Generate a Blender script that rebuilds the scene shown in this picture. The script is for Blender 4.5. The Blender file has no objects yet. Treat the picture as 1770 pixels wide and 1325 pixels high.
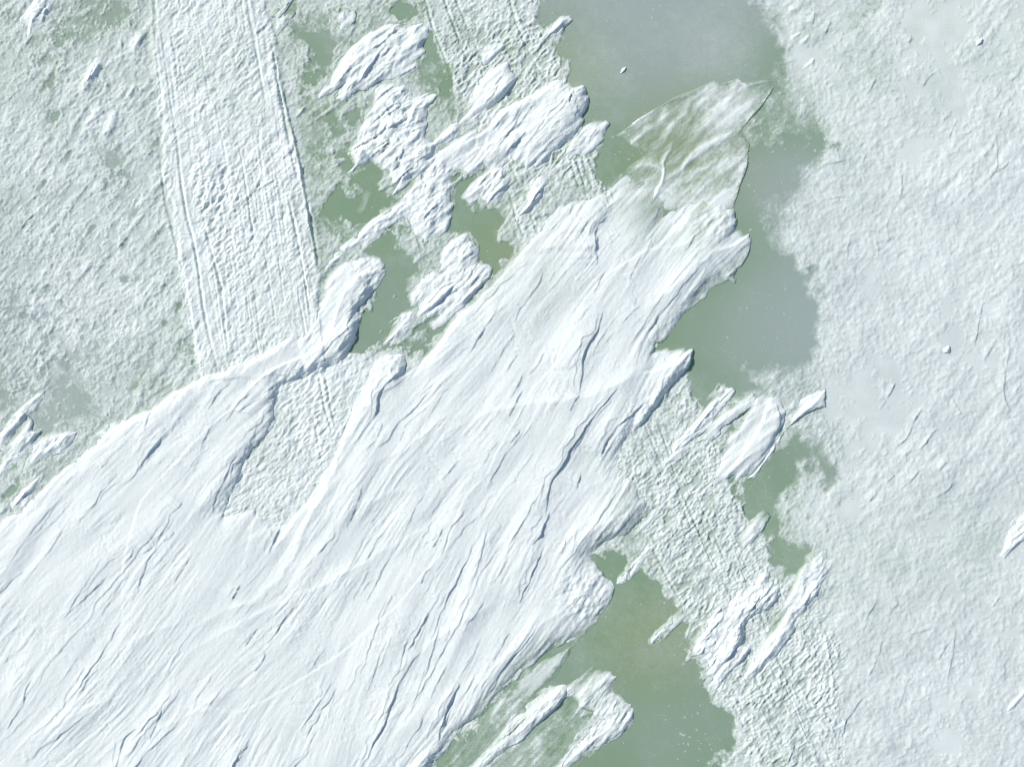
import bpy, math
import numpy as np

# ------------------------------------------------------------------ camera, sky, sun, exposure
PPM = 80.0                       # photo pixels per metre on the ice
sc = bpy.context.scene
cam_d = bpy.data.cameras.new('camera'); cam = bpy.data.objects.new('camera', cam_d)
sc.collection.objects.link(cam); sc.camera = cam
CAM_H = 28.0
cam.location = (0, 0, CAM_H); cam.rotation_euler = (0, 0, 0)
cam_d.sensor_fit = 'HORIZONTAL'; cam_d.sensor_width = 36
cam_d.angle = 2*math.atan((1770/2/PPM)/CAM_H)
cam_d.clip_start = 0.1; cam_d.clip_end = 4000

SUN_AZ = math.radians(152)       # direction the sun stands in, counter-clockwise from +X
SUN_EL = math.radians(39)
world = bpy.data.worlds.new('World'); sc.world = world; world.use_nodes = True
nt = world.node_tree; nt.nodes.clear()
wo = nt.nodes.new('ShaderNodeOutputWorld'); bg = nt.nodes.new('ShaderNodeBackground')
sky = nt.nodes.new('ShaderNodeTexSky'); sky.sky_type = 'NISHITA'; sky.sun_disc = False
sky.sun_elevation = SUN_EL; sky.sun_rotation = math.pi/2 - SUN_AZ
sky.altitude = 400; sky.air_density = 1.0; sky.dust_density = 1.6
nt.links.new(sky.outputs[0], bg.inputs[0]); nt.links.new(bg.outputs[0], wo.inputs[0])
bg.inputs[1].default_value = 0.11
sun_d = bpy.data.lights.new('sun', 'SUN'); sun_d.energy = 3.6; sun_d.angle = math.radians(3)
sun_d.color = (1.0, 0.965, 0.90)
sun = bpy.data.objects.new('sun', sun_d); sc.collection.objects.link(sun)
sun.rotation_euler = (math.pi/2 - SUN_EL, 0, SUN_AZ + math.pi/2); sun.location = (-10, 6, 12)
sc.view_settings.view_transform = 'Standard'; sc.view_settings.look = 'None'
sc.view_settings.gamma = 1; sc.view_settings.use_curve_mapping = False
sc.view_settings.exposure = -0.10
sc.cycles.pixel_filter_type = 'BLACKMAN_HARRIS'; sc.cycles.filter_width = 1.1

# ------------------------------------------------------------------ sampling grid (photo pixels)
S = 1.25
MX = 210
XS = np.arange(-MX, 1770+MX+S, S); YS = np.arange(-MX, 1325+MX+S, S)
NX, NY = len(XS), len(YS)
GX, GY = np.meshgrid(XS.astype(np.float32), YS.astype(np.float32))
rng = np.random.default_rng(7)

def pts(s):
    return np.array([[float(v) for v in p.split(',')] for p in s.split()], np.float32)
def sstep(a, b, x):
    t = np.clip((x-a)/(b-a), 0, 1); return t*t*(3-2*t)
FY = np.fft.fftfreq(NY)[:, None].astype(np.float32); FX = np.fft.rfftfreq(NX)[None, :].astype(np.float32)
def blur(a, sig, sig2=None, ang=0.0):
    """gaussian blur, sigma in photo pixels; optional second sigma across direction ang (deg, up from +x)"""
    s1 = sig/S; s2 = (sig2 if sig2 is not None else sig)/S
    c, s_ = math.cos(math.radians(ang)), math.sin(math.radians(ang))
    fu = FX*c - FY*s_; fv = FX*s_ + FY*c
    k = np.exp(-2*(math.pi**2)*((fu*s1)**2 + (fv*s2)**2))
    return np.fft.irfft2(np.fft.rfft2(a)*k, s=(NY, NX)).astype(np.float32)
def noise(sig, sig2=None, ang=0.0):
    n = blur(rng.standard_normal((NY, NX)).astype(np.float32), sig, sig2, ang)
    return (n-n.mean())/n.std()
def fractal(sig, octs=4, gain=0.6, ratio=1.0, ang=50):
    o = 0; a = 1
    for i in range(octs):
        o = o + a*noise(sig*ratio/2**i, sig/2**i, ang); a *= gain
    return (o-o.mean())/o.std()

def window(P, m):
    x0 = max(0, int((P[:, 0].min()-m+MX)/S)); x1 = min(NX, int((P[:, 0].max()+m+MX)/S)+2)
    y0 = max(0, int((P[:, 1].min()-m+MX)/S)); y1 = min(NY, int((P[:, 1].max()+m+MX)/S)+2)
    return slice(y0, y1), slice(x0, x1)
def polydist(P, w, closed):
    X = GX[w]; Y = GY[w]
    D = np.full(X.shape, 1e12, np.float32); inside = np.zeros(X.shape, bool)
    n = len(P)
    for i in range(n if closed else n-1):
        a = P[i]; b = P[(i+1) % n]; e = b-a; L = float(e@e)+1e-9
        t = np.clip(((X-a[0])*e[0]+(Y-a[1])*e[1])/L, 0, 1)
        d = (X-a[0]-t*e[0])**2 + (Y-a[1]-t*e[1])**2
        np.minimum(D, d, out=D)
        if closed and a[1] != b[1]:
            c = ((a[1] > Y) != (b[1] > Y)) & (X < (b[0]-a[0])*(Y-a[1])/(b[1]-a[1])+a[0])
            inside ^= c
    D = np.sqrt(D)
    return np.where(inside, D, -D) if closed else D
JIT = fractal(14, 5, 0.62)                    # edge roughness
JIT_S = fractal(10, 4, 0.6, 2.6, 48)
def region(s, soft=6, jit=4, m=30):
    """soft mask of a polygon over the whole grid"""
    P = pts(s); w = window(P, m+soft); o = np.zeros((NY, NX), np.float32)
    d = polydist(P, w, True) + jit*JIT[w]
    o[w] = sstep(-soft, soft, d+1.2*Lb[w]*min(jit, 5)*.3); return o

def smooth_line(P, k=2):
    """Chaikin smoothing of an open polyline"""
    for _ in range(k):
        Q = [P[0]]
        for a, b in zip(P[:-1], P[1:]):
            Q += [0.75*a+0.25*b, 0.25*a+0.75*b]
        P = np.array(Q+[P[-1]], np.float32)
    return P
WOB1 = noise(9); WOB2 = noise(3.5)
def line_field(P, w, wob):
    """distance, side (+ = up-left of the line) and parameter 0..1 along the line"""
    X = GX[w]+wob*WOB1[w]*0.7+wob*0.35*WOB2[w]; Y = GY[w]+wob*WOB1[w]*0.5
    D = np.full(X.shape, 1e12, np.float32); SD = np.zeros(X.shape, np.float32); T = np.zeros(X.shape, np.float32)
    seg = np.hypot(*(P[1:]-P[:-1]).T); cum = np.concatenate([[0], np.cumsum(seg)]); tot = cum[-1]
    for i in range(len(P)-1):
        a = P[i]; e = P[i+1]-a; L = float(e@e)+1e-9
        t = np.clip(((X-a[0])*e[0]+(Y-a[1])*e[1])/L, 0, 1)
        dx = X-a[0]-t*e[0]; dy = Y-a[1]-t*e[1]; d = dx*dx+dy*dy
        nx, ny = -e[1], e[0]
        if nx*-0.8+ny*-0.6 < 0: nx, ny = -nx, -ny
        k = d < D
        D[k] = d[k]; SD[k] = np.sign(dx*nx+dy*ny)[k]; T[k] = ((cum[i]+t*seg[i])/tot)[k]
    return np.sqrt(D), SD, T
def scarp(F, s, A, L=16, wob=1.4, face=2.0, sign=1):
    P = smooth_line(pts(s)); w = window(P, L*4)
    d, sd, t = line_field(P, w, wob)
    taper = np.clip(np.minimum(t, 1-t)*5, 0, 1)**0.6
    u = d*sd*sign
    ph = float(P[0, 0]*0.37+P[0, 1]*0.11); var = 0.8+0.25*np.sin(t*9+ph)+0.15*np.sin(t*23+2*ph)
    h = np.where(u > 0, np.exp(-u/L), 0)+np.where(u > 0, 0, 1)*sstep(-face, 0, u)
    F[w] += A*taper*var*h
def ridge(F, s, A, L=6, wob=1.5, p=1.0):
    P = smooth_line(pts(s)); w = window(P, L*4)
    d, sd, t = line_field(P, w, wob)
    taper = np.clip(np.minimum(t, 1-t)*4, 0, 1)**0.7
    F[w] += A*taper*np.exp(-(d/L)**(1.0+p))

def crest(F, s, A, L=10):
    """crease with a short bright upwind face and a long lee slope"""
    P = smooth_line(pts(s)); w = window(P, L*7)
    d, sd, t = line_field(P, w, 2.5)
    taper = np.clip(np.minimum(t, 1-t)*3, 0, 1)
    L1 = np.where(sd > 0, L, L*2.4)
    q = np.sqrt(d*d+2.0)-1.4
    F[w] += A*taper*np.exp(-q/L1)
# ------------------------------------------------------------------ wind direction and wind-drawn noise
CP = pts('100,1100 300,800 100,850 600,1150 800,1200 700,800 900,700 1000,900 1150,500 900,250 650,150 700,260 1250,700 1200,1050 950,1250 1350,1000 1200,200 1600,300 1600,900 100,300 400,300 1080,700 650,520')
CA = np.array([52, 50, 42, 60, 64, 56, 54, 62, 44, 42, 46, 40, 43, 46, 42, 50, 42, 52, 52, 58, 50, 56, 46], np.float32)
gx, gy = GX[::8, ::8], GY[::8, ::8]
num = 0; den = 0
for (cx, cy), a in zip(CP, CA):
    wgt = 1/((gx-cx)**2+(gy-cy)**2+2500)**1.5; num = num+wgt*a; den = den+wgt
ang8 = num/den
ix = np.minimum((np.arange(NX)/8), ang8.shape[1]-1.001); iy = np.minimum((np.arange(NY)/8), ang8.shape[0]-1.001)
i0, j0 = ix.astype(int), iy.astype(int); fx, fy = (ix-i0)[None, :], (iy-j0)[:, None]
A_ = ang8
ANG = (A_[j0][:, i0]*(1-fx)+A_[j0][:, np.minimum(i0+1, A_.shape[1]-1)]*fx)*(1-fy) + \
      (A_[np.minimum(j0+1, A_.shape[0]-1)][:, i0]*(1-fx)+A_[np.minimum(j0+1, A_.shape[0]-1)][:, np.minimum(i0+1, A_.shape[1]-1)]*fx)*fy
ANG = np.radians(ANG + 5*noise(60)).astype(np.float32)
UX, UY = np.cos(ANG), -np.sin(ANG)

def lic(inputs, steps=26, st=2.0):
    outs = [i.copy() for i in inputs]; n = len(inputs)
    idx = np.arange(NY*NX, dtype=np.int64)
    flat = [i.ravel() for i in inputs]; uxf, uyf = UX.ravel(), UY.ravel()
    outf = [o.ravel() for o in outs]
    lens = [max(3, int(steps*k)) for k in LK[:n]]
    for sgn in (1, -1):
        px = np.tile(np.arange(NX, dtype=np.float32), NY); py = np.repeat(np.arange(NY, dtype=np.float32), NX)
        cur = idx
        for k in range(steps):
            px = px+sgn*st*uxf[cur]; py = py+sgn*st*uyf[cur]
            cur = (np.clip(py, 0, NY-1).astype(np.int32)*NX+np.clip(px, 0, NX-1).astype(np.int32))
            for c in range(n):
                if k < lens[c]: outf[c] += flat[c][cur]*(1-k/lens[c])
    res = []
    for o in outf:
        o = o.reshape(NY, NX); res.append((o-o.mean())/o.std())
    return res
LK = [0.35, 0.7, 1.0, 1.0]
Lf, Lm, Lb, Lh = lic([noise(1.3), noise(3.0), noise(7.0), noise(16.0)], int(42/S), 2.0)
Lf = blur(Lf, 0.7)
# across-wind coordinate, growing to the lower right: least-squares potential whose contours follow the wind
nx_, ny_ = np.sin(ANG), np.cos(ANG); mx_, my_ = nx_.mean(), ny_.mean()
KX, KY = 2*math.pi*FX/S, 2*math.pi*FY/S
K2 = KX**2+KY**2; K2[0, 0] = 1
V = np.fft.irfft2(-1j*(KX*np.fft.rfft2(nx_-mx_)+KY*np.fft.rfft2(ny_-my_))/K2, s=(NY, NX)).astype(np.float32)+mx_*GX+my_*GY
NB = noise(45); NC = noise(30, 15, 50); ND = noise(70)
def saw(P, a, n):
    f = V/P + a*n; g = f-np.floor(f); return g*g*0.5+g*0.5-0.4

# wind-carved snow relief (heights are in photo pixels)
W1 = noise(14); LX = 0.6*Lb+0.5*Lh
DM = sstep(-0.9, 1.1, noise(38, 26, 50)+0.5*noise(15)); DM2 = sstep(-0.6, 1.2, noise(55, 30, 52))
DR = (0.7*DM*sstep(0.0, 1.3, noise(20, 12, 50))*saw(13, 0.30, 0.6*Lb+0.5*Lm) + 0.42*DM*sstep(-0.3, 1.3, noise(16))*saw(6, 0.3, Lm+0.3*Lf)
      + (0.09+0.13*DM)*Lf + (0.08+0.16*DM)*Lm + (0.22+0.28*DM2)*Lb + 1.15*Lh + 0.07*noise(1.4))
DR = blur(DR, 0.4)
def rand_scarps(F_, n, box, dens, len_, amp, L_, wig=5.0, off=(-8, 8), seed=1, turn=0.0, wob=1.6):
    """scatter short wind-cut steps along the wind direction"""
    r_ = np.random.default_rng(seed); c = 0; tries = 0
    while c < n and tries < n*30:
        tries += 1
        x, y = r_.uniform(box[0], box[2]), r_.uniform(box[1], box[3])
        iy_, ix_ = int((y+MX)/S), int((x+MX)/S)
        if r_.random() > dens[iy_, ix_]: continue
        Ln = r_.uniform(0, 1)**1.8*(len_[1]-len_[0])+len_[0]; k = max(3, int(Ln/11)); st = Ln/k
        o = math.radians(r_.uniform(*off)); p = [(x, y)]
        for i in range(k):
            jy, jx = min(max(int((y+MX)/S), 0), NY-1), min(max(int((x+MX)/S), 0), NX-1)
            a = float(ANG[jy, jx])+o+math.radians(r_.normal(0, wig)); x -= st*math.cos(a); y += st*math.sin(a); p.append((x, y))
        A = (r_.uniform(0, 1)**2.2*(amp[1]-amp[0])+amp[0])*(0.6+0.4*min(1, Ln/60))
        scarp(F_, ' '.join('%f,%f' % q for q in p), A, L=r_.uniform(*L_), wob=wob, face=1.3); c += 1
DD = np.clip(0.25+0.5*DM2+0.35*NC, 0.03, 1)
rand_scarps(DR, 380, (-150, 300, 1300, 1500), DD, (25, 190), (0.35, 2.6), (10, 34), seed=3)
rand_scarps(DR, 900, (-150, 300, 1300, 1500), DD, (12, 70), (0.22, 1.3), (3, 10), seed=4, wig=7, wob=1.0)
rand_scarps(DR, 160, (430, -50, 1400, 420), DD*0+1, (14, 70), (0.4, 2.2), (6, 16), seed=5, wig=7)
SCU = (2.4*sstep(-.6, 1.2, noise(16, 10, 50))*saw(22, 0.55, LX+0.3*noise(12)) + 1.3*sstep(-.5, 1.2, noise(10))*saw(10, .6, Lm+0.5*noise(5)) + 0.7*noise(6, 3, 48)+0.3*noise(2.5, 1.5, 48))
SCU = 1.25*blur(SCU, 0.4)
crust = 0.35*noise(1.6) + 0.35*noise(3)                            # crusty grain
LUMP = np.abs(noise(6.5, 2.4, 47)); LUMP2 = np.abs(noise(3.4, 1.4, 46)); NE = np.clip(noise(30), -1.2, 1.0)
GR1 = noise(45, 1.5, 97)+0.7*noise(70, 3.5, 97); GR2 = noise(40, 1.6, 113)+0.7*noise(60, 3.5, 113)
GG1 = sstep(-.2, 1.3, noise(60, 14, 97)); GG2 = sstep(-.3, 1.2, noise(60, 12, 113))
rough = (1.0+0.7*NE)*(0.8-LUMP) + 0.75*(0.8-LUMP2) + 0.22*noise(1.1) + 0.22*noise(1.8, 1.0, 47) + 0.5*fractal(9, 4, .7) + 1.1*sstep(-.3, 1.2, noise(25))*saw(16, .7, noise(5, 3, 48)+.4*Lm)
RF = np.zeros((NY, NX), np.float32)
PD = np.clip(sstep(-.2, 1.4, noise(42)), 0, 1)
rand_scarps(RF, 420, (1330, -150, 1950, 1480), PD, (7, 46), (0.5, 2.6), (4, 13), seed=6, wig=30, off=(-25, 25), wob=3)
rand_scarps(RF, 260, (-180, -150, 560, 900), np.clip(.3+.5*PD, 0, 1), (6, 30), (0.5, 2.4), (3, 9), seed=7, wig=28, off=(-20, 20), wob=3)
plates = 0.45*noise(7, 4, 50)*sstep(-.2, 1.4, noise(40)) + 0.22*noise(3, 2, 50)*sstep(-.4, 1.4, noise(30))

# ------------------------------------------------------------------ explicit relief on the drifts
F = np.zeros((NY, NX), np.float32)
SCARPS = [
('540,635 503,655 484,668 471,695 474,722 463,745 440,773 416,808 413,832 394,862', 13), ('612,558 612,588 594,613 553,640 530,646', 14), ('652,500 634,530 617,554', 12), ('400,850 383,890', 9),
('1196,612 1191,640 1160,667 1127,705 1100,741 1079,773', 12), ('1287,440 1270,470 1240,490', 6),
('295,878 282,902 265,929 238,953 221,977 211,994 190,1018 166,1045 160,1062 129,1099 98,1130 78,1160 70,1182', 4.5),
('300,882 285,916 268,950 248,984 239,1026', 5), ('489,895 479,926 465,955', 9), ('416,1009 409,1022 402,1035', 7),
('513,1041 492,1065 479,1089 465,1113', 6.5), ('445,1084 424,1116', 5), ('463,1126 438,1157', 5),
('574,1175 557,1204 533,1235 521,1262', 6), ('581,1187 550,1235 531,1272', 6), ('282,1218 272,1248 260,1276', 6),
('238,1255 217,1276 210,1299 200,1323 180,1360', 7), ('431,1282 404,1320', 5), ('540,1290 509,1323 480,1370', 6),
('671,1031 657,1058 647,1092 633,1136 620,1177', 4), ('742,1055 722,1092 705,1126', 7),
('728,1119 701,1157 688,1181 689,1198 671,1232 654,1265 633,1310 615,1350', 9), ('950,885 939,912 922,943', 13),
('939,943 922,987 905,1018 898,1041', 9), ('934,1069 915,1099 885,1133 857,1177 834,1215', 8),
('796,1177 783,1198 766,1242 756,1282', 12), ('786,1191 776,1232 762,1265', 6), ('785,1278 745,1323 715,1370', 14),
('807,1038 776,1113 749,1150', 3.5), ('834,1038 807,1079', 4.5), ('766,912 747,946', 6), ('745,980 728,1007', 5),
('847,899 834,936 827,977 810,1011', 4.5), ('863,945 830,990', 3.5), ('776,1147 756,1174 744,1204', 4.5), ('616,875 599,912', 5),
('275,691 258,718 250,742', 5), ('295,749 268,769 248,800 241,813', 7), ('404,661 377,684 360,708', 5.5),
('370,729 353,766 346,780', 4.5), ('204,817 183,844 160,875 143,888', 4.5), ('316,864 299,885', 5), ('441,678 414,698 390,729', 4.5),
('465,688 489,657', 4.5), ('411,783 384,834 367,885', 6), ('278,760 262,785 255,800', 4), ('650,505 620,532 599,563', 9),
('640,480 625,510 612,535', 5), ('696,638 671,658 654,685 654,706 644,726', 12), ('662,728 652,755', 4),
('1031,405 1031,458', 6), ('1044,468 1024,509', 4), ('1039,536 1031,573 1005,617 1009,644 1000,682', 11),
('895,611 874,644', 4), ('908,641 881,689', 4), ('793,794 762,831', 5), ('776,668 739,726', 3), ('905,740 885,770 861,804 840,845', 4.5),
('1066,668 1026,716 992,767 965,807 946,850 943,892', 13), ('1055,690 1018,735 985,790', 5), ('1049,763 1037,784', 5), ('1007,818 997,845', 7),
('1104,529 1073,560', 4), ('1117,692 1080,723 1043,770 1037,790', 9), ('1002,682 981,709', 5), ('1240,430 1190,480 1150,530 1105,600', 4),
('1255,455 1205,500 1165,548 1130,596', 4), ('1215,430 1165,480 1120,545 1085,600', 3.5), ('1262,470 1222,497 1188,530', 3),
('1049,374 1027,394 1029,448', 8), ('1020,374 993,418', 5), ('1245,385 1258,372', 4),
('630,840 612,885', 4), ('700,745 690,762', 3), ('980,925 968,955', 5), ('1000,905 985,960', 3), ('560,1120 530,1165', 3.5),
('330,960 300,1010', 3.5), ('180,960 150,1010 110,1070', 3.5), ('120,900 80,960 40,1010', 3.5), ('95,870 50,925 10,980', 3.5),
('330,1090 300,1140 285,1170', 3.5), ('640,980 610,1035', 3.5), ('860,760 835,800', 3.5), ('940,610 915,650', 3.5), ('735,850 700,910', 3.5),
('390,1180 350,1240', 3.5), ('150,1150 110,1210', 3.5), ('330,1300 300,1345', 4), ('880,960 850,1010', 4), ('880,1090 850,1140', 5)]
for s, a in SCARPS:
    scarp(F, s, a*0.38, L=26+2.4*a, face=1.3)
    if a > 5: scarp(F, ' '.join(','.join(str(float(v)+dv) for v, dv in zip(p.split(','), (-6-a*.4, -3))) for p in s.split()), a*0.12, L=10, wob=4)
for s, a, l in [
('365,1080 430,1040 490,1000 520,930 560,850 600,760 640,690 700,640 760,575', 5, 11),
('230,1190 330,1130 400,1080 480,1050 600,990 720,920 860,880', 2.2, 5), ('200,1300 330,1230 460,1160', 2, 6), ('150,1160 260,1090 350,1060', 1.8, 6),
('790,740 880,700 1000,690 1060,665 1120,630 1195,606', 6, 12), ('900,410 860,470 780,560 720,640', 4, 9), ('650,1180 760,1100 880,1020', 2.5, 8),
('900,1100 980,1050 1040,1000', 2, 7), ('620,810 700,780 800,690', 2, 8), ('960,410 1060,350 1120,330', 2, 6),
('1090,560 1180,480 1260,420 1294,408', 6, 14), ('560,900 650,860 760,830', 2, 6), ('0,930 80,880 160,790 240,720 350,655 430,620 520,590 600,500 650,460', 5, 14),
('1130,320 1180,345 1240,380', 1.5, 5), ('980,930 1060,900 1120,860', 4, 9), ('1000,860 1070,810', 3, 9), ('310,1100 400,1045 480,1035', 2, 6),
('380,960 500,900 560,860', 2, 7), ('30,1290 150,1220 260,1170', 2, 7)]:
    crest(F, s, a*0.85, l*1.3)

# ------------------------------------------------------------------ the ground: how much snow lies where
LANE1 = '255,-240 272,0 272,100 278,200 292,320 312,440 332,560 348,660 560,640 552,480 532,370 515,280 494,190 476,90 462,0 455,-240'
LANE2A = '700,-240 735,0 752,60 780,130 805,172 850,260 905,430 960,440 1070,340 1045,310 1000,240 985,170 978,130 955,70 935,0 925,-240'
LANE2B = '1140,660 1190,648 1203,680 1218,705 1235,750 1250,820 1285,870 1315,920 1340,990 1400,1060 1440,1130 1450,1200 1460,1325 1480,1560 1330,1560 1300,1325 1265,1225 1225,1180 1195,1065 1150,1000 1120,950 1090,900 1060,800'
TROUGH = '555,635 484,670 460,700 460,763 421,800 380,885 440,900 490,925 540,860 580,800 603,726 650,650 640,610 600,610'
m1 = region(LANE1, 4, 2); m2a = region(LANE2A, 7, 5); m2b = region(LANE2B, 22, 6); mt = region(TROUGH, 4, 1)
mmid = region('460,-240 510,200 545,430 560,500 700,620 900,440 1000,250 930,-240', 12, 4)
rightf = region('1315,-240 1310,0 1360,120 1440,250 1340,420 1410,560 1400,640 1440,760 1360,900 1440,1000 1460,1325 1480,1560 2000,1560 2000,-240', 20, 8, 60)
ICE = ['935,-240 1290,-240 1308,0 1328,45 1350,80 1358,120 1352,160 1380,200 1408,197 1400,215 1425,245 1410,275 1395,300 1370,335 1355,360 1350,400 1360,440 1390,462 1408,470 1400,505 1412,540 1407,600 1395,632 1330,640 1310,670 1285,690 1215,700 1190,640 1140,600 1100,500 1050,330 1030,270 1000,160 975,120 960,85 940,40',
 '1285,840 1300,815 1340,770 1375,735 1400,730 1436,765 1445,830 1430,845 1410,805 1380,800 1362,860 1350,920 1325,930 1290,880',
 '1335,905 1358,940 1398,950 1385,985 1352,1010 1335,970',
 '1022,965 1056,935 1085,950 1110,985 1145,1005 1165,1040 1195,1075 1200,1130 1225,1190 1255,1220 1265,1250 1280,1290 1225,1325 1200,1560 800,1560 760,1325 900,1160 1000,1100 1050,1040',
 '632,432 670,408 720,440 742,450 705,482 698,520 715,548 790,545 765,578 735,612 690,602 640,606 605,612 600,570 640,515 655,490',
 '783,303 812,300 830,330 862,358 872,375 858,400 882,430 862,465 845,470 827,440 810,408 775,405 776,360',
 '586,256 618,262 610,290 640,278 668,300 650,322 605,326 590,290', '558,350 588,322 600,345 650,322 692,345 660,362 655,380 612,378 590,368 572,380',
 '602,202 622,190 628,205 612,216', '530,128 556,140 548,153 526,142', '523,60 552,60 582,70 575,90 556,106 545,88 530,78',
 '735,60 745,62 760,105 755,122 737,100', '684,20 720,12 725,30 700,40', '750,150 780,140 770,160', '1235,745 1265,735 1262,775 1245,790',
 '1262,815 1290,818 1270,845 1255,835', 
 '10,850 32,826 30,850 8,862', '0,790 28,792 14,812 -10,812']
ice = np.zeros((NY, NX), np.float32)
for k, s in enumerate(ICE):
    big = k < 6
    ice = np.maximum(ice, region(s, (26 if k == 0 else 14) if big else 7, 8 if big else 5, 50))
DEN = np.full((NY, NX), 0.86, np.float32)
DEN += (0.74-DEN)*mmid; DEN += (1.02-DEN)*rightf
def blob(cx, cy, rx, ry, ang=0, p=2.0):
    c, s_ = math.cos(math.radians(ang)), math.sin(math.radians(ang))
    u = (GX-cx)*c-(GY-cy)*s_; v = (GX-cx)*s_+(GY-cy)*c
    return np.exp(-((u/rx)**2+(v/ry)**2)**(p/2))
DEN -= 0.30*blob(170, 30, 110, 70) + 0.16*blob(90, 140, 40, 90) + 0.14*blob(215, 300, 60, 40) + 0.2*blob(40, 600, 90, 150) + sum(.5*blob(a_, b_, c_, d_, 55) for a_, b_, c_, d_ in ((212, 78, 10, 6), (88, 140, 14, 7), (98, 200, 16, 8), (217, 484, 12, 9), (232, 665, 14, 8), (252, 640, 14, 5), (120, 268, 14, 5), (270, 250, 10, 5), (230, 370, 12, 6), (160, 395, 12, 5), (215, 425, 18, 8), (75, 320, 12, 5), (240, 480, 12, 7), (310, 530, 14, 5), (285, 560, 8, 4))) + 0.22*blob(90, 700, 130, 60)
DEN -= 0.28*blob(560, 110, 60, 110) + 0.2*blob(640, 350, 90, 60) + 0.15*blob(780, 110, 40, 60) + 0.18*blob(1720, 900, 60, 70) + 0.1*blob(70, 810, 70, 50)
DEN += (1.25-DEN)*m1; DEN += (0.98-DEN)*m2a; DEN += (1.10-DEN)*m2b; DEN += (1.25-DEN)*mt
for s, v in [('1285,180 1350,160 1402,195 1388,245 1340,240 1300,255 1280,230', .5), ('1298,330 1345,325 1380,340 1350,430 1330,430 1310,370', .42),
             ('1290,640 1330,640 1400,640 1440,760 1400,760 1360,740 1330,690', .7), ('1385,725 1450,715 1470,850 1420,880 1375,900 1385,820 1400,770', .42), ('1100,960 1130,955 1165,1010 1150,1015 1110,985', .62),
             ('1225,1200 1265,1210 1285,1290 1225,1340 1210,1325 1245,1290', .35)]:
    ice *= 1-v*region(s, 14, 8)
G1 = 'wind-packed snow mounds on the ice'
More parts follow.
